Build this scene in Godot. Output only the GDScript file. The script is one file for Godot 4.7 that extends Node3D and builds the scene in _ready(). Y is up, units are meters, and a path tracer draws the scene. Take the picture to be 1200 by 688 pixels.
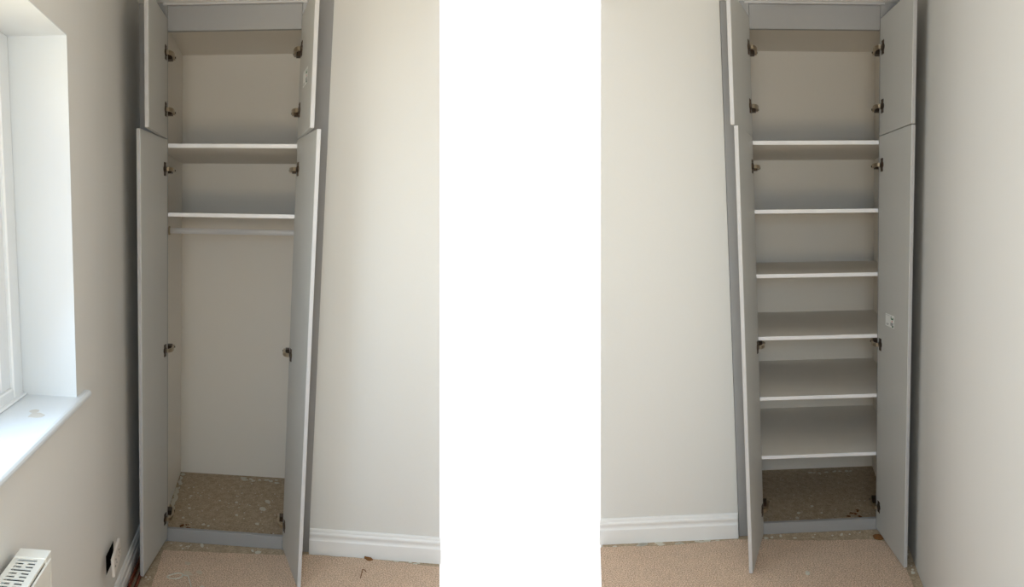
extends Node3D
# Two corners of one bedroom stand side by side: the left corner with the window and the hanging-rail wardrobe,
# the right corner with the shelved wardrobe, and between them an added tall gap showing the plain white background.
# The plan is not square: each corner has its own frame (along the wall, up, out into the room), in metres.
const W := 0.6        # clear width of each wardrobe opening
const STILE := 0.736  # outer edge of the face frame

var LEFT := Transform3D(Basis(Vector3(1.0467, -0.0118, 0.1135), Vector3(0.103, 1.0058, 0.0313), Vector3(0.4803, 0.047, 1.243)), Vector3(-1.8159, -0.0119, -3.0809))
var RIGHT := Transform3D(Basis(Vector3(1.0308, 0.009, -0.0706), Vector3(-0.1014, 1.0059, 0.032), Vector3(-0.5321, 0.0458, 1.2463)), Vector3(1.3338, 0.0125, -3.1024))
var room := LEFT
var ceil_h := 2.641   # height of the ceiling in the corner being built
var base := Vector3.ZERO
var flat_group := 0
var used := {}
var M := {}
var rng := RandomNumberGenerator.new()

# ------------------------------------------------------------------ objects
func numbered(called: String) -> String:
	var n: int = used.get(called, 0)
	used[called] = n + 1
	return called if n == 0 else "%s_%03d" % [called, n]

func tag(o: Node, label: String, category: String, group := "", kind := "") -> void:
	if label != "": o.set_meta("label", label)
	if category != "": o.set_meta("category", category)
	if group != "": o.set_meta("group", group)
	if kind != "": o.set_meta("kind", kind)

func thing(called: String, label: String, category: String, at: Vector3, group := "", kind := "") -> Node3D:
	var o := Node3D.new()
	o.name = numbered(called)
	add_child(o)
	base = room * at
	o.position = base
	tag(o, label, category, group, kind)
	return o

func obj(called: String, st: SurfaceTool, m: Material, parent: Node) -> MeshInstance3D:
	st.generate_normals()
	var o := MeshInstance3D.new()
	o.mesh = st.commit()
	o.material_override = m
	o.name = called
	parent.add_child(o, true)
	return o

func single(called: String, st: SurfaceTool, m: Material, at: Vector3, label: String, category: String, group := "", kind := "") -> MeshInstance3D:
	var o := obj(numbered(called), st, m, self)
	o.position = room * at
	tag(o, label, category, group, kind)
	return o

func struct(called: String, st: SurfaceTool, m: Material, label: String, category: String) -> MeshInstance3D:
	var o := obj(called, st, m, self)
	o.position = base
	tag(o, label, category, "", "structure")
	return o

# ------------------------------------------------------------------ shapes
func begin(smooth := false) -> SurfaceTool:
	var st := SurfaceTool.new()
	st.begin(Mesh.PRIMITIVE_TRIANGLES)
	st.set_smooth_group(0 if smooth else -1)
	return st

func tri(st: SurfaceTool, a: Vector3, b: Vector3, c: Vector3, out: Vector3) -> void:
	if (b - a).cross(c - a).dot(out) > 0.0:
		var k := b
		b = c
		c = k
	st.add_vertex(room * a - base)
	st.add_vertex(room * b - base)
	st.add_vertex(room * c - base)

func quad(st: SurfaceTool, a: Vector3, b: Vector3, c: Vector3, d: Vector3, out: Vector3) -> void:
	tri(st, a, b, c, out)
	tri(st, a, c, d, out)

# a box with small chamfers; xf turns it inside the room frame
func box(st: SurfaceTool, lo: Vector3, hi: Vector3, ch := 0.0, xf := Transform3D()) -> void:
	var c := (lo + hi) / 2.0
	var h := (hi - lo).abs() / 2.0
	ch = minf(ch, minf(h.x, minf(h.y, h.z)) * 0.9)
	var at := func(s: Vector3, k: int) -> Vector3:
		var p := Vector3(s.x * (h.x - ch), s.y * (h.y - ch), s.z * (h.z - ch))
		p[k] = s[k] * h[k]
		return xf * (c + p)
	for k in 3:
		var i := (k + 1) % 3
		var j := (k + 2) % 3
		for sg in [-1.0, 1.0]:
			var out := Vector3.ZERO
			out[k] = sg
			var q: Array[Vector3] = []
			for w in [[-1, -1], [1, -1], [1, 1], [-1, 1]]:
				var s := Vector3.ZERO
				s[k] = sg
				s[i] = w[0]
				s[j] = w[1]
				q.append(at.call(s, k))
			quad(st, q[0], q[1], q[2], q[3], xf.basis * out)
			if ch > 0.0:
				for sj in [-1.0, 1.0]:    # the edge along i, between faces k and j
					var s0 := Vector3.ZERO
					s0[k] = sg
					s0[j] = sj
					s0[i] = -1.0
					var s1 := s0
					s1[i] = 1.0
					var o2 := Vector3.ZERO
					o2[k] = sg
					o2[j] = sj
					quad(st, at.call(s0, k), at.call(s1, k), at.call(s1, j), at.call(s0, j), xf.basis * o2)
	if ch > 0.0:
		for sx in [-1.0, 1.0]:
			for sy in [-1.0, 1.0]:
				for sz in [-1.0, 1.0]:
					var s := Vector3(sx, sy, sz)
					tri(st, at.call(s, 0), at.call(s, 1), at.call(s, 2), xf.basis * s)

# a flat outline (x, z) made into a slab from y0 up to y1
func slab(st: SurfaceTool, outline: PackedVector2Array, y0: float, y1: float) -> void:
	var t := Geometry2D.triangulate_polygon(outline)
	for i in range(0, t.size(), 3):
		for y in [y0, y1]:
			var p: Array[Vector3] = []
			for k in 3: p.append(Vector3(outline[t[i + k]].x, y, outline[t[i + k]].y))
			tri(st, p[0], p[1], p[2], Vector3(0, 1 if y == y1 else -1, 0))
	var turn := -1.0 if Geometry2D.is_polygon_clockwise(outline) else 1.0
	for i in outline.size():
		var a := outline[i]
		var b := outline[(i + 1) % outline.size()]
		var d := (b - a) * turn
		quad(st, Vector3(a.x, y0, a.y), Vector3(b.x, y0, b.y), Vector3(b.x, y1, b.y), Vector3(a.x, y1, a.y), Vector3(d.y, 0, -d.x))

# an outline in (x, y) made into a slab from z0 to z1
func upright(st: SurfaceTool, outline: PackedVector2Array, z0: float, z1: float) -> void:
	var t := Geometry2D.triangulate_polygon(outline)
	for i in range(0, t.size(), 3):
		for z in [z0, z1]:
			var p: Array[Vector3] = []
			for k in 3: p.append(Vector3(outline[t[i + k]].x, outline[t[i + k]].y, z))
			tri(st, p[0], p[1], p[2], Vector3(0, 0, 1 if z == z1 else -1))
	var turn := -1.0 if Geometry2D.is_polygon_clockwise(outline) else 1.0
	for i in outline.size():
		var a := outline[i]
		var b := outline[(i + 1) % outline.size()]
		var d := (b - a) * turn
		quad(st, Vector3(a.x, a.y, z0), Vector3(b.x, b.y, z0), Vector3(b.x, b.y, z1), Vector3(a.x, a.y, z1), Vector3(d.y, -d.x, 0))

# a profile (out, up) run from p to q; «out» is the direction it stands out from the wall
func run(st: SurfaceTool, profile: PackedVector2Array, p: Vector3, q: Vector3, out: Vector3, lean_q := Vector3.ZERO) -> void:
	var n := profile.size()
	var mid := Vector2.ZERO
	for v in profile: mid += v / n
	for i in n:
		var a := profile[i]
		var b := profile[(i + 1) % n]
		var e := b - a
		var nn := Vector2(e.y, -e.x)
		if Geometry2D.is_polygon_clockwise(profile): nn = -nn
		var hint := out * nn.x + Vector3.UP * nn.y
		quad(st, p + out * a.x + Vector3.UP * a.y, p + out * b.x + Vector3.UP * b.y, q + out * b.x + (Vector3.UP + lean_q) * b.y, q + out * a.x + (Vector3.UP + lean_q) * a.y, hint)
	var t := Geometry2D.triangulate_polygon(profile)
	for i in range(0, t.size(), 3):
		for e in [p, q]:
			var w: Array[Vector3] = []
			for k in 3: w.append(e + out * profile[t[i + k]].x + (Vector3.UP + (lean_q if e == q else Vector3.ZERO)) * profile[t[i + k]].y)
			tri(st, w[0], w[1], w[2], (e - (p + q) / 2.0))

# a rod through points; flat ellipse section with half sizes (a across, b up)
func tube(st: SurfaceTool, pts: Array, a: float, b: float, n := 12) -> void:
	var rings: Array = []
	for i in pts.size():
		var d: Vector3 = (pts[mini(i + 1, pts.size() - 1)] - pts[maxi(i - 1, 0)]).normalized()
		var up := Vector3.UP if absf(d.y) < 0.9 else Vector3.BACK
		var side := d.cross(up).normalized()
		up = side.cross(d).normalized()
		var ring: Array = []
		for k in n:
			var t := TAU * k / n
			ring.append(pts[i] + side * cos(t) * a + up * sin(t) * b)
		rings.append(ring)
	for i in pts.size() - 1:
		for k in n:
			var l := (k + 1) % n
			var hint: Vector3 = (rings[i][k] + rings[i][l] + rings[i + 1][k] + rings[i + 1][l]) / 4.0 - (pts[i] + pts[i + 1]) / 2.0
			quad(st, rings[i][k], rings[i][l], rings[i + 1][l], rings[i + 1][k], hint)
	st.set_smooth_group(-1)
	for e in [0, pts.size() - 1]:
		var away: Vector3 = pts[e] - pts[1 if e == 0 else e - 1]
		for k in n: tri(st, pts[e], rings[e][k], rings[e][(k + 1) % n], away)
	st.set_smooth_group(0)

# a small uneven flake lying on the floor
func flake(st: SurfaceTool, x: float, z: float, r: float, h: float, y := 0.0, stretch := 1.0, turn := 0.0) -> void:
	var o := PackedVector2Array()
	var n := 7
	for k in n:
		var t := TAU * k / n
		var v := Vector2(cos(t) * stretch, sin(t)) * r * rng.randf_range(0.65, 1.2)
		o.append(Vector2(x, z) + v.rotated(turn))
	slab(st, o, y, y + h)

# ------------------------------------------------------------------ materials
func noise(n: int, freq: float, octaves: int, sd: int) -> Image:
	var f := FastNoiseLite.new()
	f.seed = sd
	f.frequency = freq
	f.noise_type = FastNoiseLite.TYPE_SIMPLEX_SMOOTH
	f.fractal_octaves = octaves
	return f.get_seamless_image(n, n)

func ramp(im: Image, lo: Color, hi: Color, gain := 1.0) -> Image:
	var o := Image.create(im.get_width(), im.get_height(), false, Image.FORMAT_RGB8)
	for y in im.get_height():
		for x in im.get_width():
			o.set_pixel(x, y, lo.lerp(hi, clampf((im.get_pixel(x, y).r - 0.5) * gain + 0.5, 0, 1)))
	return o

func mat(called: String, c: Color, rough: float, spec := 0.5) -> StandardMaterial3D:
	var m := StandardMaterial3D.new()
	m.resource_name = called
	m.albedo_color = c
	m.roughness = rough
	m.metallic_specular = spec
	M[called] = m
	return m

func world_map(m: StandardMaterial3D, scale: float) -> void:
	m.uv1_triplanar = true
	m.uv1_world_triplanar = true
	m.uv1_scale = Vector3.ONE * scale

func relief(m: StandardMaterial3D, im: Image, cm: float) -> void:
	m.heightmap_enabled = true
	m.heightmap_texture = ImageTexture.create_from_image(im)
	m.heightmap_scale = cm

func materials() -> void:
	var fine := noise(256, 0.06, 3, 3)
	var m := mat("wall_paint", Color(0.875, 0.866, 0.85), 0.75, 0.3)
	relief(m, fine, 0.015)
	world_map(m, 2.5)
	mat("ceiling_paint", Color(0.93, 0.92, 0.9), 0.9, 0.2)
	mat("gloss_white", Color(0.93, 0.925, 0.92), 0.4)
	m = mat("sill_white", Color(0.865, 0.878, 0.888), 0.45)
	mat("upvc", Color(0.93, 0.935, 0.94), 0.25)
	m = mat("grey_laminate", Color(0.775, 0.768, 0.75), 0.5, 0.4)
	relief(m, fine, 0.01)
	world_map(m, 5.0)
	mat("grey_edging", Color(0.77, 0.76, 0.76), 0.45)
	mat("frame_grey", Color(0.635, 0.63, 0.63), 0.5, 0.4)
	mat("melamine", Color(0.94, 0.915, 0.88), 0.5, 0.4)
	mat("shelf_edge", Color(0.96, 0.95, 0.955), 0.3)
	m = mat("chrome", Color(0.98, 0.98, 0.99), 0.3)
	m.metallic = 0.6
	m = mat("nickel", Color(0.78, 0.72, 0.63), 0.36)
	m.metallic = 1.0
	m = mat("dark_nickel", Color(0.36, 0.31, 0.27), 0.4)
	m.metallic = 0.9
	# bare floor: brown grey screed with fine pale dust
	var a := noise(512, 0.03, 4, 11)
	var b := noise(512, 0.12, 2, 12)
	var im := ramp(a, Color(0.66, 0.585, 0.49), Color(0.74, 0.665, 0.57), 1.4)
	rng.seed = 5
	for y in 512:
		for x in 512:
			im.set_pixel(x, y, im.get_pixel(x, y) * (0.86 + 0.28 * b.get_pixel(x, y).r))
	for i in 900:
		var c := Color(0.78, 0.75, 0.7) if rng.randf() < 0.55 else Color(0.36, 0.31, 0.26)
		var s := rng.randi_range(1, 2)
		im.fill_rect(Rect2i(rng.randi_range(0, 508), rng.randi_range(0, 508), s, s), c)
	m = mat("screed", Color.WHITE, 0.9, 0.3)
	m.albedo_texture = ImageTexture.create_from_image(im)
	relief(m, b, 0.12)
	world_map(m, 1.3)
	# carpet pile
	var p := noise(512, 0.09, 3, 21)
	var q := noise(512, 0.01, 3, 22)
	im = ramp(p, Color(0.68, 0.575, 0.485), Color(0.96, 0.85, 0.755), 1.6)
	for y in 512:
		for x in 512:
			im.set_pixel(x, y, im.get_pixel(x, y) * (0.975 + 0.05 * q.get_pixel(x, y).r))
	m = mat("carpet", Color.WHITE, 1.0, 0.1)
	m.albedo_texture = ImageTexture.create_from_image(im)
	relief(m, p, 0.5)
	world_map(m, 2.6)
	m.rim_enabled = true
	m.rim = 0.2
	mat("plaster", Color(0.82, 0.8, 0.75), 0.9, 0.2)
	mat("lint", Color(0.8, 0.74, 0.66), 1.0, 0.1)
	mat("rust", Color(0.48, 0.30, 0.15), 0.9, 0.2)
	mat("brown_scrap", Color(0.52, 0.36, 0.22), 0.9, 0.2)
	m = mat("copper", Color(0.5, 0.25, 0.16), 0.45)
	m.metallic = 0.6
	mat("plastic_white", Color(0.93, 0.9, 0.87), 0.35)
	mat("dark_hole", Color(0.05, 0.045, 0.04), 0.9, 0.1)  # near-black shade of holes and grille slots as a colour; wires too
	mat("radiator_white", Color(0.91, 0.9, 0.87), 0.35)
	mat("dirt", Color(0.8, 0.78, 0.75), 0.8)
	m = mat("glass", Color(1, 1, 1, 0.06), 0.03)
	m.transparency = BaseMaterial3D.TRANSPARENCY_ALPHA

# the print on the paper stickers: a green hook, a red dot, lines of small dark print (the square code is left out)
func sticker_print() -> Image:
	var im := Image.create(96, 64, false, Image.FORMAT_RGB8)
	im.fill(Color(0.93, 0.93, 0.92))
	var green := Color(0.05, 0.36, 0.2)
	im.fill_rect(Rect2i(58, 6, 6, 14), green)
	im.fill_rect(Rect2i(60, 16, 22, 7), green)
	im.fill_rect(Rect2i(80, 10, 6, 12), green)
	im.fill_rect(Rect2i(68, 28, 9, 7), Color(0.8, 0.35, 0.36))
	rng.seed = 8
	for r in 4:
		var x := 56
		while x < 86:
			var w := rng.randi_range(2, 6)
			im.fill_rect(Rect2i(x, 39 + r * 4, w, 3), Color(0.16, 0.16, 0.18))
			x += w + 2
	im.fill_rect(Rect2i(70, 54, 18, 7), green)
	for r in 2:
		im.fill_rect(Rect2i(10, 50 + r * 5, 28 - r * 8, 2), Color(0.4, 0.4, 0.42))
	im.fill_rect(Rect2i(6, 6, 40, 2), Color(0.7, 0.7, 0.7))
	return im

# ------------------------------------------------------------------ wardrobe
func door_frame(side: int, a: float) -> Transform3D:   # side -1: hinged at x = 0, +1: hinged at x = W
	var z := Vector3(side * sin(a), 0, cos(a))
	var x := Vector3(cos(a), 0, -side * sin(a))
	return Transform3D(Basis(x, Vector3.UP, z), Vector3(0.0 if side < 0 else W, 0, 0.001))

func make_hinge(door: Node, side: int, xf: Transform3D, y: float) -> void:
	var inn := -side  # towards the inside of the wardrobe, seen from the door
	var st := begin()
	# flange and cup on the door
	box(st, Vector3(0, y - 0.031, 0.020), Vector3(inn * 0.003, y + 0.031, 0.044), 0.0008, xf)
	var cup: Array = [xf * Vector3(0, y, 0.033), xf * Vector3(inn * 0.0055, y, 0.033)]
	tube(st, cup, 0.0165, 0.0165, 16)
	st.set_smooth_group(-1)
	for dy in [-0.024, 0.024]:
		tube(st, [xf * Vector3(inn * 0.002, y + dy, 0.032), xf * Vector3(inn * 0.005, y + dy, 0.032)], 0.004, 0.004, 8)
	obj("hinge", st, M.dark_nickel, door)
	# cranked arm, room frame
	var X := func(x: float) -> float: return x if side < 0 else W - x
	st = begin()
	var path := [Vector2(0.004, 0.036), Vector2(0.014, 0.034), Vector2(0.024, 0.018), Vector2(0.027, -0.004), Vector2(0.024, -0.03), Vector2(0.021, -0.062)]
	for i in path.size() - 1:
		var p: Vector2 = path[i]
		var q: Vector2 = path[i + 1]
		var d := (q - p).normalized()
		var w := Vector2(d.y, -d.x) * 0.0045
		var hw := 0.0085 if i < 3 else 0.007
		var c: Array[Vector3] = []
		for e in [p - w, p + w, q + w, q - w]:
			for s in [-1, 1]: c.append(Vector3(X.call(e.x), y + s * hw, e.y))
		var mid := Vector3.ZERO
		for v in c: mid += v / 8.0
		for f in [[0, 2, 4, 6], [1, 3, 5, 7], [0, 1, 3, 2], [4, 5, 7, 6], [2, 3, 5, 4], [0, 1, 7, 6]]:
			var fm := (c[f[0]] + c[f[1]] + c[f[2]] + c[f[3]]) / 4.0
			quad(st, c[f[0]], c[f[1]], c[f[2]], c[f[3]], fm - mid)
	obj("hinge_arm", st, M.nickel, door)
	st = begin()
	box(st, Vector3(X.call(-0.012), y - 0.013, -0.058), Vector3(X.call(0.0165), y + 0.013, -0.0215), 0.001)
	tube(st, [Vector3(X.call(0.024), y, -0.045), Vector3(X.call(0.031), y, -0.045)], 0.0045, 0.0045, 8)
	obj("mounting_plate", st, M.dark_nickel, door)

func make_door(wardrobe: Node, called: String, side: int, a: float, width: float, y0: float, y1: float, hinges: Array) -> MeshInstance3D:
	var xf := door_frame(side, a)
	var st := begin()
	box(st, Vector3(minf(0, side * 0.018), y0, 0.0), Vector3(maxf(0, side * 0.018), y1, width), 0.0012, xf)
	var d := obj(called, st, M.grey_laminate, wardrobe)
	st = begin()
	box(st, Vector3(minf(0.0012 * side, side * 0.0168), y0 + 0.001, width - 0.0005), Vector3(maxf(0.0012 * side, side * 0.0168), y1 - 0.001, width + 0.0008), 0.0004, xf)
	obj("edging", st, M.grey_edging, d)
	for y in hinges: make_hinge(d, side, xf, y)
	return d

func make_sticker(door: Node, side: int, a: float, lo: Vector2, hi: Vector2) -> void:   # lo, hi: (along the door, up)
	var xf := door_frame(side, a)
	var inn := -side * 0.0006
	var st := begin()
	# the print reads from the inside of the door
	var u := [hi.x, lo.x] if side < 0 else [lo.x, hi.x]
	var c := [Vector3(inn, hi.y, u[0]), Vector3(inn, hi.y, u[1]), Vector3(inn, lo.y, u[1]), Vector3(inn, lo.y, u[0])]
	var uv := [Vector2(0, 0), Vector2(1, 0), Vector2(1, 1), Vector2(0, 1)]
	var order := [0, 1, 2, 0, 2, 3]
	var face: bool = (xf * c[1] - xf * c[0]).cross(xf * c[2] - xf * c[0]).dot(xf.basis * Vector3(inn, 0, 0)) > 0
	if face: order = [0, 2, 1, 0, 3, 2]
	for k in order:
		st.set_uv(uv[k])
		st.add_vertex(room * (xf * c[k]) - base)
	st.generate_normals()
	var o := MeshInstance3D.new()
	o.mesh = st.commit()
	o.name = "sticker"
	o.material_override = M.sticker
	door.add_child(o, true)
	o.set_meta("label", "small white paper sticker with green and dark print")

func make_carcass(t: Node, d: float, inner_l: float, inner_r: float, plinth: float, fascia: float) -> void:
	var st := begin()
	box(st, Vector3(inner_l - 0.016, 0, -d), Vector3(inner_l, ceil_h, -0.022), 0.0)
	obj("side_panel", st, M.melamine, t)
	st = begin()
	box(st, Vector3(inner_r, 0, -d), Vector3(inner_r + 0.016, ceil_h, -0.022), 0.0)
	obj("side_panel", st, M.melamine, t)
	st = begin()
	box(st, Vector3(inner_l - 0.016, 0.003, -d - 0.012), Vector3(inner_r + 0.016, ceil_h, -d), 0.0)
	obj("back_panel", st, M.melamine, t)
	st = begin()
	box(st, Vector3(inner_l, ceil_h - 0.004, -d), Vector3(inner_r, ceil_h + 0.012, -0.02), 0.0)
	obj("top_panel", st, M.melamine, t)
	for s in [[-0.130, -0.001], [W + 0.001, STILE]]:
		st = begin()
		box(st, Vector3(s[0], 0.0, -0.022), Vector3(s[1], ceil_h - 0.001, 0.0), 0.0015)
		obj("stile", st, M.frame_grey, t)
	st = begin()
	box(st, Vector3(-0.0005, fascia, -0.024), Vector3(W + 0.0005, ceil_h - 0.012, -0.006), 0.001)
	obj("fascia", st, M.frame_grey, t)
	st = begin()
	box(st, Vector3(-0.02, ceil_h - 0.011, -0.022), Vector3(W + 0.02, ceil_h - 0.001, 0.004), 0.001)
	obj("top_trim", st, M.grey_edging, t)
	st = begin()
	box(st, Vector3(-0.0005, 0.001, -0.024), Vector3(W + 0.0005, plinth, -0.004), 0.0012)
	obj("plinth", st, M.frame_grey, t)

func make_shelf(t: Node, y: float, d: float, inner_l: float, inner_r: float) -> void:
	var st := begin()
	box(st, Vector3(inner_l + 0.001, y - 0.018, -d + 0.001), Vector3(inner_r - 0.001, y, -0.026), 0.0)
	var s := obj("shelf", st, M.melamine, t)
	st = begin()
	box(st, Vector3(inner_l + 0.001, y - 0.0185, -0.0265), Vector3(inner_r - 0.001, y + 0.0003, -0.0245), 0.0005)
	obj("edging", st, M.shelf_edge, s)

# ------------------------------------------------------------------ scene
func _ready() -> void:
	# camera, sky, light, exposure
	var cam := Camera3D.new()
	cam.name = "camera"
	cam.position = Vector3(0, 1.80, 0)
	cam.rotation_degrees = Vector3(-9.0, 0, 0)
	cam.keep_aspect = Camera3D.KEEP_HEIGHT
	cam.fov = 2.0 * rad_to_deg(atan(344.0 / 740.0))
	cam.near = 0.05
	add_child(cam)
	cam.current = true
	var we := WorldEnvironment.new()
	we.name = "world_environment"
	var env := Environment.new()
	env.background_mode = Environment.BG_COLOR
	env.background_color = Color(1, 1, 1)
	env.background_energy_multiplier = 1.15
	env.tonemap_mode = Environment.TONE_MAPPER_LINEAR
	env.tonemap_exposure = 1.0
	env.sdfgi_enabled = true
	env.ssao_enabled = true
	env.ssil_enabled = true
	we.environment = env
	add_child(we)
	# daylight through the window of the left wall: sky light falling down, light from the garden going up
	daylight("window_daylight_sky", LEFT * Vector3(-0.26, 1.72, 1.5), LEFT.basis * Vector3(1, -0.6, -0.1), Vector2(1.0, 1.0), 1.4, Color(0.74, 0.88, 1.0))
	daylight("window_daylight_garden", LEFT * Vector3(-0.26, 1.55, 1.5), LEFT.basis * Vector3(1, 0.6, -0.1), Vector2(1.0, 0.8), 0.65, Color(1.0, 0.93, 0.74))
	# out-of-view rear window, placed for front light: cool light down, warm light up
	daylight("unseen_rear_light_cool", Vector3(-0.12, 1.95, 0.57), Vector3(0.3, -1.6, -1), Vector2(0.6, 0.75), 3.7, Color(0.71, 0.87, 1.0))
	daylight("unseen_rear_light_warm", Vector3(-0.12, 1.35, 0.57), Vector3(0.3, 1.4, -1), Vector2(0.6, 0.6), 3.6, Color(1.0, 0.91, 0.74))

	materials()
	var sm := mat("sticker", Color.WHITE, 0.5)
	sm.albedo_texture = ImageTexture.create_from_image(sticker_print())
	shell()
	room = LEFT
	left_corner()
	room = RIGHT
	ceil_h = 2.631
	right_corner()

func daylight(called: String, at: Vector3, towards: Vector3, size: Vector2, energy: float, c: Color) -> void:
	var l := AreaLight3D.new()
	l.name = called
	add_child(l)
	l.look_at_from_position(at, at + towards, Vector3.UP)
	l.area_size = size
	l.light_energy = energy
	l.light_color = c
	l.area_range = 12.0
	l.shadow_enabled = true

func opening_wall(st: SurfaceTool, x0: float, x1: float, z0: float, z1: float, y0: float, y1: float, wz0: float, wz1: float, wy0: float, wy1: float) -> void:
	box(st, Vector3(x0, y0, z0), Vector3(x1, wy0, z1))
	box(st, Vector3(x0, wy1, z0), Vector3(x1, y1, z1))
	box(st, Vector3(x0, wy0, z0), Vector3(x1, wy1, wz0))
	box(st, Vector3(x0, wy0, wz1), Vector3(x1, wy1, z1))

func shell() -> void:
	base = Vector3.ZERO
	# unseen rear wall shutting out sky light; its window is placed for front light
	room = Transform3D()
	var st := begin()
	box(st, Vector3(-1.1, -0.4, 0.62), Vector3(1.1, 1.05, 0.78))
	box(st, Vector3(-1.1, 2.3, 0.62), Vector3(1.1, 3.4, 0.78))
	box(st, Vector3(-1.1, 1.05, 0.62), Vector3(-0.42, 2.3, 0.78))
	box(st, Vector3(0.42, 1.05, 0.62), Vector3(1.1, 2.3, 0.78))
	struct("unseen_wall_rear", st, M.wall_paint, "unseen white wall behind the viewer with an unseen window in it", "wall")
	var w := Node3D.new()
	w.name = "window_2"
	add_child(w)
	tag(w, "unseen window behind the viewer, placed to light the room from the front", "window", "", "structure")
	st = begin()
	for b in [[-0.42, -0.36, 1.05, 2.3], [0.36, 0.42, 1.05, 2.3], [-0.36, 0.36, 1.05, 1.11], [-0.36, 0.36, 2.24, 2.3], [-0.02, 0.02, 1.11, 2.24]]:
		box(st, Vector3(b[0], b[2], 0.68), Vector3(b[1], b[3], 0.74), 0.004)
	obj("window_frame", st, M.upvc, w)
	st = begin()
	box(st, Vector3(-0.36, 1.11, 0.705), Vector3(0.36, 2.24, 0.709))
	obj("pane", st, M.glass, w)

func moulded() -> PackedVector2Array:   # skirting board: flat face, rounded step and hollow above it
	return PackedVector2Array([Vector2(0, 0), Vector2(0.018, 0), Vector2(0.018, 0.076), Vector2(0.0172, 0.079), Vector2(0.0145, 0.082), Vector2(0.0128, 0.087), Vector2(0.0125, 0.093), Vector2(0.0136, 0.1), Vector2(0.0152, 0.105),
		Vector2(0.0157, 0.110), Vector2(0.0145, 0.115), Vector2(0.0118, 0.1185), Vector2(0.0098, 0.1205), Vector2(0.0094, 0.126), Vector2(0.0082, 0.131), Vector2(0.005, 0.1345), Vector2(0, 0.1355)])

func wiggly(points: Array, step: float, amount: float) -> PackedVector2Array:   # a cut edge with small waves
	var o := PackedVector2Array()
	for i in points.size() - 1:
		var a: Vector2 = points[i]
		var b: Vector2 = points[i + 1]
		var n := maxi(1, int(a.distance_to(b) / step))
		var side := (b - a).normalized().orthogonal()
		for k in n:
			o.append(a.lerp(b, float(k) / n) + (side * rng.randf_range(-amount, amount) if k > 0 else Vector2.ZERO))
	o.append(points[-1])
	return o

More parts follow.
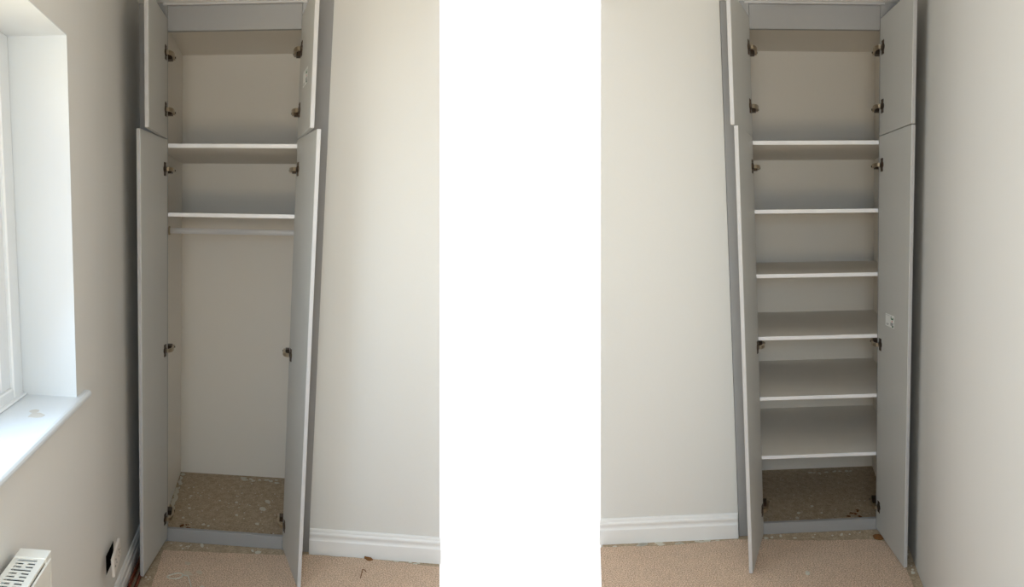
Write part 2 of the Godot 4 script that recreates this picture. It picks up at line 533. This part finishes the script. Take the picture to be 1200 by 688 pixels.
func left_corner() -> void:
	base = Vector3.ZERO
	# ---- structure
	var plan := PackedVector2Array([Vector2(-0.5, -0.95), Vector2(1.0, -0.95), Vector2(1.0, -0.1), Vector2(1.42, -0.1), Vector2(1.305, 0.25), Vector2(1.62, 0.25), Vector2(0.31, 3.1), Vector2(-0.5, 3.1)])
	var roof := PackedVector2Array([Vector2(-0.5, -0.95), Vector2(1.0, -0.95), Vector2(1.0, -0.1), Vector2(1.185, -0.1), Vector2(1.18, 0.0), Vector2(0.95, 0.7), Vector2(1.42, 0.7), Vector2(0.31, 3.1), Vector2(-0.5, 3.1)])
	var st := begin()
	slab(st, plan, -0.12, 0.0)
	struct("floor", st, M.screed, "bare screed floor under the carpet and in the left wardrobe", "floor")
	st = begin()
	slab(st, roof, ceil_h, ceil_h + 0.15)
	struct("ceiling", st, M.ceiling_paint, "white ceiling above the left wardrobe", "ceiling")
	st = begin()
	upright(st, PackedVector2Array([Vector2(STILE, -0.08), Vector2(1.393, -0.08), Vector2(1.173, 2.72), Vector2(STILE, 2.72)]), -0.09, 0.0)
	struct("wall_back", st, M.wall_paint, "plain cream wall right of the left wardrobe", "wall")
	st = begin()
	opening_wall(st, -0.36, -0.13, -0.95, 3.3, -0.1, 2.75, 0.8655, 2.15, 1.08, 2.217)
	struct("wall_left", st, M.wall_paint, "cream wall with the deep window recess on the far left", "wall")
	st = begin()
	run(st, moulded(), Vector3(STILE + 0.0005, 0.0, 0.0), Vector3(1.387, 0.0, 0.0), Vector3(0, 0, 1), Vector3(-0.0787, 0, 0))
	struct("baseboard_back", st, M.gloss_white, "white moulded skirting board right of the left wardrobe", "skirting board")
	st = begin()
	run(st, moulded(), Vector3(-0.13, 0.0, 3.2), Vector3(-0.13, 0.0, 0.02), Vector3(1, 0, 0))
	struct("baseboard_left", st, M.gloss_white, "white skirting board along the window wall", "skirting board")
	window_left()

	# ---- wardrobe
	var d := 0.7284
	var t := thing("wardrobe", "pale grey built-in wardrobe with two shelves and a chrome hanging rail, beside the window wall", "wardrobe", Vector3(W / 2, 0, 0))
	make_carcass(t, d, -0.052, 0.70, 0.071, 2.5246)
	make_shelf(t, 2.033, d, -0.052, 0.70)
	make_shelf(t, 1.712, d, -0.052, 0.70)
	st = begin(true)
	tube(st, [Vector3(-0.05, 1.619, -0.3), Vector3(0.70, 1.619, -0.3)], 0.0075, 0.015, 20)
	var rail := obj("hanging_rail", st, M.chrome, t)
	for s in [-0.051, 0.699]:
		st = begin(true)
		tube(st, [Vector3(s - 0.001, 1.619, -0.3), Vector3(s + (0.008 if s < 0 else -0.008), 1.619, -0.3)], 0.014, 0.023, 20)
		obj("rail_socket", st, M.nickel, rail)
	make_door(t, "upper_door", -1, 0.0551, 0.3012, 2.0515, 2.5738, [2.421, 2.176])
	make_door(t, "lower_door", -1, 0.1806, 0.3012, 0.0222, 2.0485, [1.911, 1.045, 0.151])
	var ud := make_door(t, "upper_door", 1, 0.1065, 0.2919, 2.0515, 2.5738, [2.429, 2.171])
	make_sticker(ud, 1, 0.1065, Vector2(0.095, 2.248), Vector2(0.2, 2.312))
	make_door(t, "lower_door", 1, 0.2056, 0.2919, 0.0222, 2.0485, [1.915, 1.047, 0.157])

	# ---- carpet and what lies on the floors
	base = room * Vector3.ZERO
	rng.seed = 31
	var edge := wiggly([Vector2(-0.012, 2.95), Vector2(-0.007, 0.331), Vector2(-0.004, 0.08), Vector2(0.3, 0.066), Vector2(0.61, 0.045), Vector2(0.735, 0.030), Vector2(1.025, 0.028), Vector2(1.15, 0.036), Vector2(1.37, 0.05)], 0.03, 0.003)
	edge.append_array(PackedVector2Array([Vector2(1.306, 0.245), Vector2(1.61, 0.25), Vector2(0.36, 2.95)]))
	st = begin()
	slab(st, edge, 0.0005, 0.008)
	single("carpet", st, M.carpet, Vector3.ZERO, "beige cut-pile carpet in front of the wardrobe with the hanging rail", "carpet")
	floor_litter("left", d)

	# ---- radiator, socket, pipes
	radiator()
	socket()
	var pipes := [[-0.095, 0.034, 0.06], [-0.070, 0.020, 0.10]]
	for i in 2:
		var a: Array = pipes[i]
		base = room * Vector3(a[0], a[1], 1.0)
		st = begin(true)
		tube(st, [Vector3(a[0], a[1], 2.6), Vector3(a[0], a[1], 0.9), Vector3(a[0] - 0.006, a[1], 0.4), Vector3(a[0], a[1], a[2])], 0.0085, 0.0085, 10)
		single("copper_pipe", st, M.copper, Vector3(a[0], a[1], 1.0), ["copper pipe along the left skirting, the one nearer the board", "lower copper pipe on the bare floor, further from the left skirting"][i], "pipe")
	# a pale looped scrap of string on the carpet
	base = room * Vector3(0.13, 0.008, 0.27)
	st = begin(true)
	var loop: Array = []
	for k in 15:
		var u := TAU * k / 14.0
		loop.append(Vector3(0.088 + 0.036 * cos(u) , 0.0105 + 0.002 * sin(u * 2.0), 0.262 + 0.030 * sin(u) * (0.6 + 0.4 * cos(u)) - 0.25 * 0.036 * cos(u)))
	tube(st, loop, 0.004, 0.0025, 6)
	tube(st, [Vector3(0.122, 0.0105, 0.25), Vector3(0.15, 0.011, 0.255), Vector3(0.168, 0.0105, 0.30), Vector3(0.18, 0.0105, 0.34)], 0.003, 0.0025, 6)
	single("string_scrap", st, M.plaster, Vector3(0.13, 0.008, 0.27), "pale looped scrap of string lying on the carpet before the rail wardrobe", "string")
	rng.seed = 4
	for f in [[0.145, 0.235, 0.017, "large pale lint tuft on the carpet touching the looped string scrap"], [0.135, 0.165, 0.011, "small pale lint tuft on the carpet between the loop and the plinth"], [0.196, 0.222, 0.012, "faint lint tuft on the carpet right of the looped string scrap"]]:
		base = room * Vector3(f[0], 0.008, f[1])
		st = begin()
		flake(st, f[0], f[1], f[2], 0.003, 0.0075, 1.4, 0.3)
		single("lint_tuft", st, M.lint, Vector3(f[0], 0.008, f[1]), f[3], "lint", "lint on the left carpet")
	base = room * Vector3(0.225, 0.008, 0.32)
	st = begin(true)
	tube(st, [Vector3(0.205, 0.0105, 0.33), Vector3(0.225, 0.0105, 0.312), Vector3(0.245, 0.0105, 0.325)], 0.003, 0.0025, 6)
	single("string_end", st, M.plaster, Vector3(0.225, 0.008, 0.32), "short pale curved string end on the carpet at the bottom edge of view", "string")
	base = room * Vector3(1.03, 0.008, 0.035)
	st = begin()
	flake(st, 1.03, 0.033, 0.013, 0.007, 0.0065, 1.5, 0.2)
	flake(st, 1.018, 0.028, 0.008, 0.009, 0.0065, 1.0, 0.9)
	single("carpet_scrap", st, M.brown_scrap, Vector3(1.03, 0.008, 0.035), "small torn brown tuft at the carpet edge below the skirting", "scrap")
	base = room * Vector3(0.985, 0.008, 0.14)
	st = begin(true)
	tube(st, [Vector3(0.965, 0.0095, 0.175), Vector3(0.978, 0.011, 0.14), Vector3(0.985, 0.0105, 0.115), Vector3(0.998, 0.0105, 0.118), Vector3(1.0, 0.0095, 0.13)], 0.0018, 0.0018, 6)
	single("thread", st, M.brown_scrap, Vector3(0.985, 0.008, 0.14), "thin brown curl of thread on the carpet below the cream wall", "thread")

func window_left() -> void:
	base = room * Vector3(-0.31, 1.107, 1.5)
	var w := Node3D.new()
	w.name = "window_1"
	w.position = base
	add_child(w)
	tag(w, "white plastic window in its deep recess on the far left", "window", "", "structure")
	var st := begin()
	var z0 := 0.8655
	var z1 := 2.15
	for b in [[z0, z0 + 0.062, 1.107, 2.217], [z1 - 0.062, z1, 1.107, 2.217], [z0 + 0.062, z1 - 0.062, 1.107, 1.15], [z0 + 0.062, z1 - 0.062, 2.155, 2.217]]:
		box(st, Vector3(-0.36, b[2], b[0]), Vector3(-0.31, b[3], b[1]), 0.004)
	obj("window_frame", st, M.upvc, w)
	st = begin()
	var s0 := z0 + 0.058
	var s1 := z1 - 0.058
	for b in [[s0, s0 + 0.06, 1.146, 2.159], [s1 - 0.06, s1, 1.146, 2.159], [s0 + 0.06, s1 - 0.06, 1.146, 1.215], [s0 + 0.06, s1 - 0.06, 2.099, 2.159]]:
		box(st, Vector3(-0.352, b[2], b[0]), Vector3(-0.322, b[3], b[1]), 0.005)
	var sash := obj("sash", st, M.upvc, w)
	st = begin()
	box(st, Vector3(-0.342, 1.21, s0 + 0.055), Vector3(-0.338, 2.104, s1 - 0.055))
	obj("pane", st, M.glass, sash)
	st = begin()
	var nose := PackedVector2Array([Vector2(0, 0), Vector2(0.202, 0), Vector2(0.209, 0.002), Vector2(0.2135, 0.007), Vector2(0.215, 0.0135), Vector2(0.2135, 0.02), Vector2(0.209, 0.025), Vector2(0.202, 0.027), Vector2(0, 0.027)])
	run(st, nose, Vector3(-0.32, 1.08, z1 - 0.0005), Vector3(-0.32, 1.08, z0 + 0.0005), Vector3(1, 0, 0))
	var nose_end := PackedVector2Array()
	for v in nose: nose_end.append(Vector2(maxf(v.x, 0.19), v.y))
	run(st, PackedVector2Array([Vector2(0.19, 0), Vector2(0.202, 0), Vector2(0.209, 0.002), Vector2(0.2135, 0.007), Vector2(0.215, 0.0135), Vector2(0.2135, 0.02), Vector2(0.209, 0.025), Vector2(0.202, 0.027), Vector2(0.19, 0.027)]), Vector3(-0.32, 1.08, z0 + 0.001), Vector3(-0.32, 1.08, 0.795), Vector3(1, 0, 0))
	var sill := obj("window_sill", st, M.sill_white, w)
	st = begin()
	box(st, Vector3(-0.312, 1.1065, z0 - 0.001), Vector3(-0.1295, 2.2175, z0 + 0.002))
	box(st, Vector3(-0.312, 1.1065, z1 - 0.002), Vector3(-0.1295, 2.2175, z1 + 0.001))
	box(st, Vector3(-0.312, 2.215, z0 + 0.002), Vector3(-0.1295, 2.218, z1 - 0.002))
	obj("reveal_lining", st, M.sill_white, w)
	st = begin()
	box(st, Vector3(-0.318, 1.107, z0 + 0.001), Vector3(-0.296, 1.116, z1 - 0.001), 0.003)
	obj("sill_bead", st, M.upvc, w)
	st = begin()
	rng.seed = 77
	flake(st, -0.19, 1.03, 0.02, 0.0006, 1.107, 1.6, 0.5)
	flake(st, -0.21, 1.0, 0.012, 0.0006, 1.107, 1.3, 0.1)
	obj("dirt_mark", st, M.dirt, sill)

func radiator() -> void:
	var y := 0.875
	var z0 := 1.30
	var z1 := 2.0
	var x0 := -0.112
	var x1 := -0.036
	var t := thing("radiator", "white panel radiator with a slotted top grille under the window sill", "radiator", Vector3(-0.07, 0.12, 1.65))
	var st := begin()
	box(st, Vector3(x1 - 0.012, 0.15, z0 + 0.004), Vector3(x1, y - 0.022, z1), 0.004)
	for k in 16:   # pressed flutes of the front panel
		var z := z0 + 0.05 + k * 0.04
		box(st, Vector3(x1 - 0.002, 0.2, z), Vector3(x1 + 0.004, y - 0.06, z + 0.022), 0.003)
	obj("front_panel", st, M.radiator_white, t)
	st = begin()
	box(st, Vector3(x0, 0.15, z0 + 0.004), Vector3(x0 + 0.012, y - 0.022, z1), 0.004)
	obj("rear_panel", st, M.radiator_white, t)
	st = begin()
	box(st, Vector3(x0 + 0.012, 0.17, z0 + 0.01), Vector3(x1 - 0.012, y - 0.012, z1 - 0.01))
	obj("slot_shade_block", st, M.dark_hole, t)  # solid dark block; the shade inside the radiator is put into its colour
	# top grille: rails along, bars across; every third row is one wide slot
	st = begin()
	var g0 := z0 + 0.034
	for b in [[x0 - 0.002, x0 + 0.012], [x1 - 0.016, x1 + 0.001]]:
		box(st, Vector3(b[0], y - 0.008, g0), Vector3(b[1], y, z1), 0.001)
	var row := 0
	var z := g0
	var mid := (x0 + x1) / 2.0
	while z < z1:
		box(st, Vector3(x0 + 0.012, y - 0.003, z), Vector3(x1 - 0.016, y - 0.0005, z + 0.005))
		if row % 3 != 0: box(st, Vector3(mid - 0.006, y - 0.003, z + 0.0045), Vector3(mid + 0.004, y - 0.0005, z + 0.011))
		z += 0.011
		row += 1
	obj("top_grille", st, M.radiator_white, t)
	st = begin()
	box(st, Vector3(x1 - 0.002, y - 0.05, z0 + 0.01), Vector3(x1 + 0.005, y - 0.012, z1), 0.003)
	obj("top_rail", st, M.radiator_white, t)
	st = begin()
	box(st, Vector3(x0 - 0.002, y - 0.03, z0 + 0.002), Vector3(x1 + 0.002, y + 0.002, g0 + 0.001), 0.002)
	box(st, Vector3(x0, 0.15, z0), Vector3(x1, y - 0.02, z0 + 0.006), 0.001)
	obj("end_cap", st, M.radiator_white, t)
	for zz in [z0 + 0.1, z1 - 0.1]:
		st = begin()
		box(st, Vector3(-0.131, 0.3, zz), Vector3(x0 + 0.002, 0.7, zz + 0.03), 0.001)
		obj("bracket", st, M.radiator_white, t)

func socket() -> void:
	var t := thing("power_socket", "white double power socket hanging loose off its dark hole in the left wall", "power socket", Vector3(-0.13, 0.31, 0.56))
	var st := begin()
	box(st, Vector3(-0.131, 0.262, 0.508), Vector3(-0.1295, 0.345, 0.606), 0.0)
	obj("back_box_shade", st, M.dark_hole, t)  # flat dark patch; shade of the recessed hole is put into its colour
	var xf := Transform3D(Basis(Vector3.UP, 0.10) * Basis(Vector3.BACK, 0.05), Vector3(-0.093, 0.333, 0.590))
	st = begin()
	box(st, Vector3(-0.006, -0.039, -0.067), Vector3(0.006, 0.039, 0.067), 0.002, xf)
	var f := obj("faceplate", st, M.plastic_white, t)
	for s in [-1, 1]:
		st = begin()
		tube(st, [xf * Vector3(0.0055, 0, s * 0.055), xf * Vector3(0.0068, 0, s * 0.055)], 0.0045, 0.0045, 8)
		obj("screw", st, M.nickel, f)
		st = begin()
		for h in [[0.012, 0.0, 0.003, 0.004], [-0.008, -0.011, 0.002, 0.0035], [-0.008, 0.011, 0.002, 0.0035]]:
			box(st, Vector3(0.0056, h[0] - h[3], s * 0.03 + h[1] - h[2]), Vector3(0.0064, h[0] + h[3], s * 0.03 + h[1] + h[2]), 0, xf)
		obj("pin_hole", st, M.dark_hole, f)
	st = begin(true)
	for k in 3:
		tube(st, [Vector3(-0.13, 0.30 + k * 0.008, 0.55), Vector3(-0.115, 0.29 + k * 0.012, 0.56), xf * Vector3(-0.005, -0.01 + k * 0.01, 0)], 0.002, 0.002, 6)
	obj("wire", st, M.dark_hole, t)

# paint specks, plaster crumbs and rust on the bare floor in and before a wardrobe
func floor_litter(which: String, d: float) -> void:
	base = room * Vector3(W / 2, 0, -d / 2)
	rng.seed = 91 if which == "left" else 92
	var st := begin()
	if which == "left":
		for i in 90: flake(st, rng.randf_range(-0.02, W), rng.randf_range(-0.66, -0.05), rng.randf_range(0.0018, 0.005), 0.0012)
		for p in [[0.06, -0.45, 0.009], [0.24, -0.42, 0.007], [0.34, -0.41, 0.01], [0.35, -0.28, 0.011], [0.47, -0.21, 0.012], [0.07, -0.32, 0.009], [0.17, -0.17, 0.01], [0.20, -0.16, 0.009], [0.30, -0.06, 0.012], [0.43, -0.04, 0.014], [0.44, -0.06, 0.009], [0.37, -0.05, 0.009], [0.05, -0.22, 0.008]]:
			flake(st, p[0], p[1], p[2], 0.002)
		flake(st, 0.50, -0.36, 0.02, 0.002, 0, 1.4, 0.9)
		flake(st, 0.53, -0.44, 0.017, 0.002, 0, 1.3, 0.5)
		for i in 11: flake(st, rng.randf_range(0.02, W - 0.05), rng.randf_range(0.012, 0.05), rng.randf_range(0.003, 0.012), 0.0012, 0, rng.randf_range(0.8, 2.0), rng.randf() * 3.0)
		for i in 14: flake(st, rng.randf_range(0.76, 1.34), rng.randf_range(0.02, 0.034), rng.randf_range(0.003, 0.008), 0.0012, 0, 2.0)
		for i in 10: flake(st, rng.randf_range(-0.06, -0.02), rng.randf_range(0.1, 0.6), rng.randf_range(0.003, 0.006), 0.0012)
	else:
		for i in 70: flake(st, rng.randf_range(0.0, W), rng.randf_range(-0.62, -0.05), rng.randf_range(0.0015, 0.0045), 0.0012)
		for p in [[0.18, -0.14, 0.012], [0.19, -0.19, 0.01], [0.18, -0.10, 0.009], [0.34, -0.08, 0.012], [0.32, -0.18, 0.008], [0.27, -0.25, 0.01], [0.53, -0.1, 0.009]]:
			flake(st, p[0], p[1], p[2], 0.002)
		for i in 9: flake(st, 0.28 + 0.035 * i + rng.randf_range(-0.015, 0.015), -0.645 + absf(rng.randfn(0, 0.015)), rng.randf_range(0.005, 0.013), 0.0015, 0, rng.randf_range(1.0, 2.2))
		for i in 9: flake(st, rng.randf_range(0.02, W - 0.05), rng.randf_range(0.012, 0.05), rng.randf_range(0.003, 0.009), 0.0012, 0, rng.randf_range(0.8, 2.0), rng.randf() * 3.0)
		for i in 14: flake(st, rng.randf_range(-0.78, -0.2), rng.randf_range(0.022, 0.04), rng.randf_range(0.004, 0.012), 0.0012, 0, 2.2)
		for i in 6: flake(st, rng.randf_range(0.70, 0.725), rng.randf_range(0.2, 0.5), rng.randf_range(0.004, 0.008), 0.0012)
	var o := single("paint_specks", st, M.plaster, Vector3(W / 2, 0, -d / 2), "white paint specks and plaster crumbs on the bare floor in the %s wardrobe" % ("rail" if which == "left" else "shelved"), "debris", "", "stuff")
	o.set_meta("kind", "stuff")
	st = begin()
	if which == "left":
		for i in 26: flake(st, 0.04 + absf(rng.randfn(0, 0.05)), -0.085 - absf(rng.randfn(0, 0.04)), rng.randf_range(0.003, 0.011), 0.0025, 0, 1.4, rng.randf() * 3.0)
		for i in 10: flake(st, W - 0.03 - absf(rng.randfn(0, 0.05)), -0.085 - absf(rng.randfn(0, 0.02)), rng.randf_range(0.003, 0.007), 0.0025)
	else:
		for i in 10: flake(st, 0.48 + rng.randfn(0, 0.03), -0.16 + rng.randfn(0, 0.02), rng.randf_range(0.003, 0.008), 0.002, 0, 1.6, rng.randf() * 3.0)
	single("rust_flakes", st, M.rust, Vector3(W / 2, 0, -d / 2), "rusty brown crumbs on the bare floor inside the %s wardrobe" % ("rail" if which == "left" else "shelved"), "debris", "", "stuff")
	if which == "left":
		st = begin()
		for i in 26:
			var u := i / 25.0
			flake(st, -0.041 + rng.randf_range(-0.004, 0.014), lerpf(-0.7, -0.15, u) + rng.randf_range(-0.02, 0.02), rng.randf_range(0.004, 0.017), rng.randf_range(0.001, 0.005), 0, rng.randf_range(1.0, 2.4), 1.5 + rng.randf_range(-0.4, 0.4))
		for i in 14: flake(st, rng.randf_range(0.36, 0.6), -0.705 + absf(rng.randfn(0, 0.025)), rng.randf_range(0.003, 0.014), 0.002, 0, rng.randf_range(1.0, 2.2), rng.randf_range(-0.4, 0.4))
		single("plaster_residue", st, M.plaster, Vector3(W / 2, 0, -d / 2), "ragged white plaster residue along the floor edge inside the rail wardrobe", "debris", "", "stuff")

func right_corner() -> void:
	base = Vector3.ZERO
	var plan := PackedVector2Array([Vector2(-0.872, -0.1), Vector2(-0.3, -0.1), Vector2(-0.3, -0.95), Vector2(1.1, -0.95), Vector2(1.1, 3.1), Vector2(0.31, 3.1), Vector2(-1.088, 0.4), Vector2(-0.70, 0.4)])
	var roof := PackedVector2Array([Vector2(-0.66, -0.1), Vector2(-0.3, -0.1), Vector2(-0.3, -0.95), Vector2(1.1, -0.95), Vector2(1.1, 3.1), Vector2(0.31, 3.1), Vector2(-0.93, 0.7), Vector2(-0.5, 0.7), Vector2(-0.653, 0.0)])
	var st := begin()
	slab(st, plan, -0.12, 0.0)
	struct("floor_right", st, M.screed, "bare screed floor under the carpet and in the shelved wardrobe", "floor")
	st = begin()
	slab(st, roof, ceil_h, ceil_h + 0.15)
	struct("ceiling_right", st, M.ceiling_paint, "white ceiling above the shelved wardrobe", "ceiling")
	st = begin()
	upright(st, PackedVector2Array([Vector2(-0.852, -0.08), Vector2(-0.132, -0.08), Vector2(-0.132, 2.72), Vector2(-0.646, 2.72)]), -0.09, 0.0)
	struct("wall_back_right", st, M.wall_paint, "plain cream wall left of the shelved wardrobe", "wall")
	st = begin()
	box(st, Vector3(0.7365, -0.1, -0.95), Vector3(0.95, 2.75, 3.3))
	struct("wall_right", st, M.wall_paint, "plain cream wall on the far right", "wall")
	st = begin()
	run(st, moulded(), Vector3(-0.1325, 0.0, 0.0), Vector3(-0.8455, 0.0, 0.0), Vector3(0, 0, 1), Vector3(0.0737, 0, 0))
	struct("baseboard_back_right", st, M.gloss_white, "white moulded skirting board left of the shelved wardrobe", "skirting board")

	var d := 0.6903
	var t := thing("wardrobe", "pale grey built-in wardrobe with six white shelves in the right-hand corner", "wardrobe", Vector3(W / 2, 0, 0))
	make_carcass(t, d, -0.10, 0.70, 0.0636, 2.5153)
	for y in [2.0232, 1.7002, 1.386, 1.0703, 0.7538, 0.4333]: make_shelf(t, y, d, -0.10, 0.70)
	make_door(t, "upper_door", -1, 0.1784, 0.3061, 2.041, 2.5599, [2.423, 2.169])
	make_door(t, "lower_door", -1, 0.13, 0.3061, 0.0131, 2.0375, [1.899, 1.032, 0.163])
	make_door(t, "upper_door", 1, 0.2254, 0.3253, 2.041, 2.5599, [2.427, 2.169])
	var ld := make_door(t, "lower_door", 1, 0.2296, 0.3253, 0.0131, 2.0375, [1.903, 1.03, 0.154])
	make_sticker(ld, 1, 0.2296, Vector2(0.091, 1.142), Vector2(0.187, 1.202))

	base = room * Vector3.ZERO
	rng.seed = 32
	var edge := wiggly([Vector2(-0.83, 0.05), Vector2(-0.66, 0.052), Vector2(-0.5, 0.062), Vector2(-0.3, 0.046), Vector2(-0.128, 0.036), Vector2(0.0, 0.045), Vector2(0.288, 0.078), Vector2(0.55, 0.085), Vector2(0.64, 0.11), Vector2(0.685, 0.2), Vector2(0.69, 0.43), Vector2(0.695, 2.95)], 0.03, 0.003)
	edge.append_array(PackedVector2Array([Vector2(0.24, 2.95), Vector2(-1.078, 0.4), Vector2(-0.702, 0.395)]))
	st = begin()
	slab(st, edge, 0.0005, 0.008)
	single("carpet", st, M.carpet, Vector3.ZERO, "beige cut-pile carpet in front of the wardrobe with six shelves", "carpet")
	floor_litter("right", d)
	var S := [["plaster_crumb", "white crumb on the carpet between the open doors of the shelved wardrobe", 0.215, 0.316, 0.009, 0.009, "plaster", 1.3],
		["plaster_crumb", "white crumb on the bare floor at the foot of the left door hinge", 0.012, 0.034, 0.011, 0.007, "plaster", 1.2],
		["wood_chip", "light brown chip on the bare floor beside the right-hand open door", 0.598, 0.062, 0.02, 0.009, "brown_scrap", 1.5],
		["plaster_crumb", "white crumb on the bare strip of floor by the right-hand wall", 0.712, 0.34, 0.008, 0.006, "plaster", 1.2]]
	for s in S:
		base = room * Vector3(s[2], 0, s[3])
		st = begin()
		flake(st, s[2], s[3], s[4], s[5], 0.0 if s[3] < 0.07 or s[2] > 0.7 else 0.0075, s[7], 0.6)
		flake(st, s[2] + s[4] * 0.8, s[3] - s[4] * 0.3, s[4] * 0.5, s[5] * 0.6, 0.0 if s[3] < 0.07 or s[2] > 0.7 else 0.0075, s[7], 0.1)
		single(s[0], st, M[s[6]], Vector3(s[2], 0, s[3]), s[1], "debris")
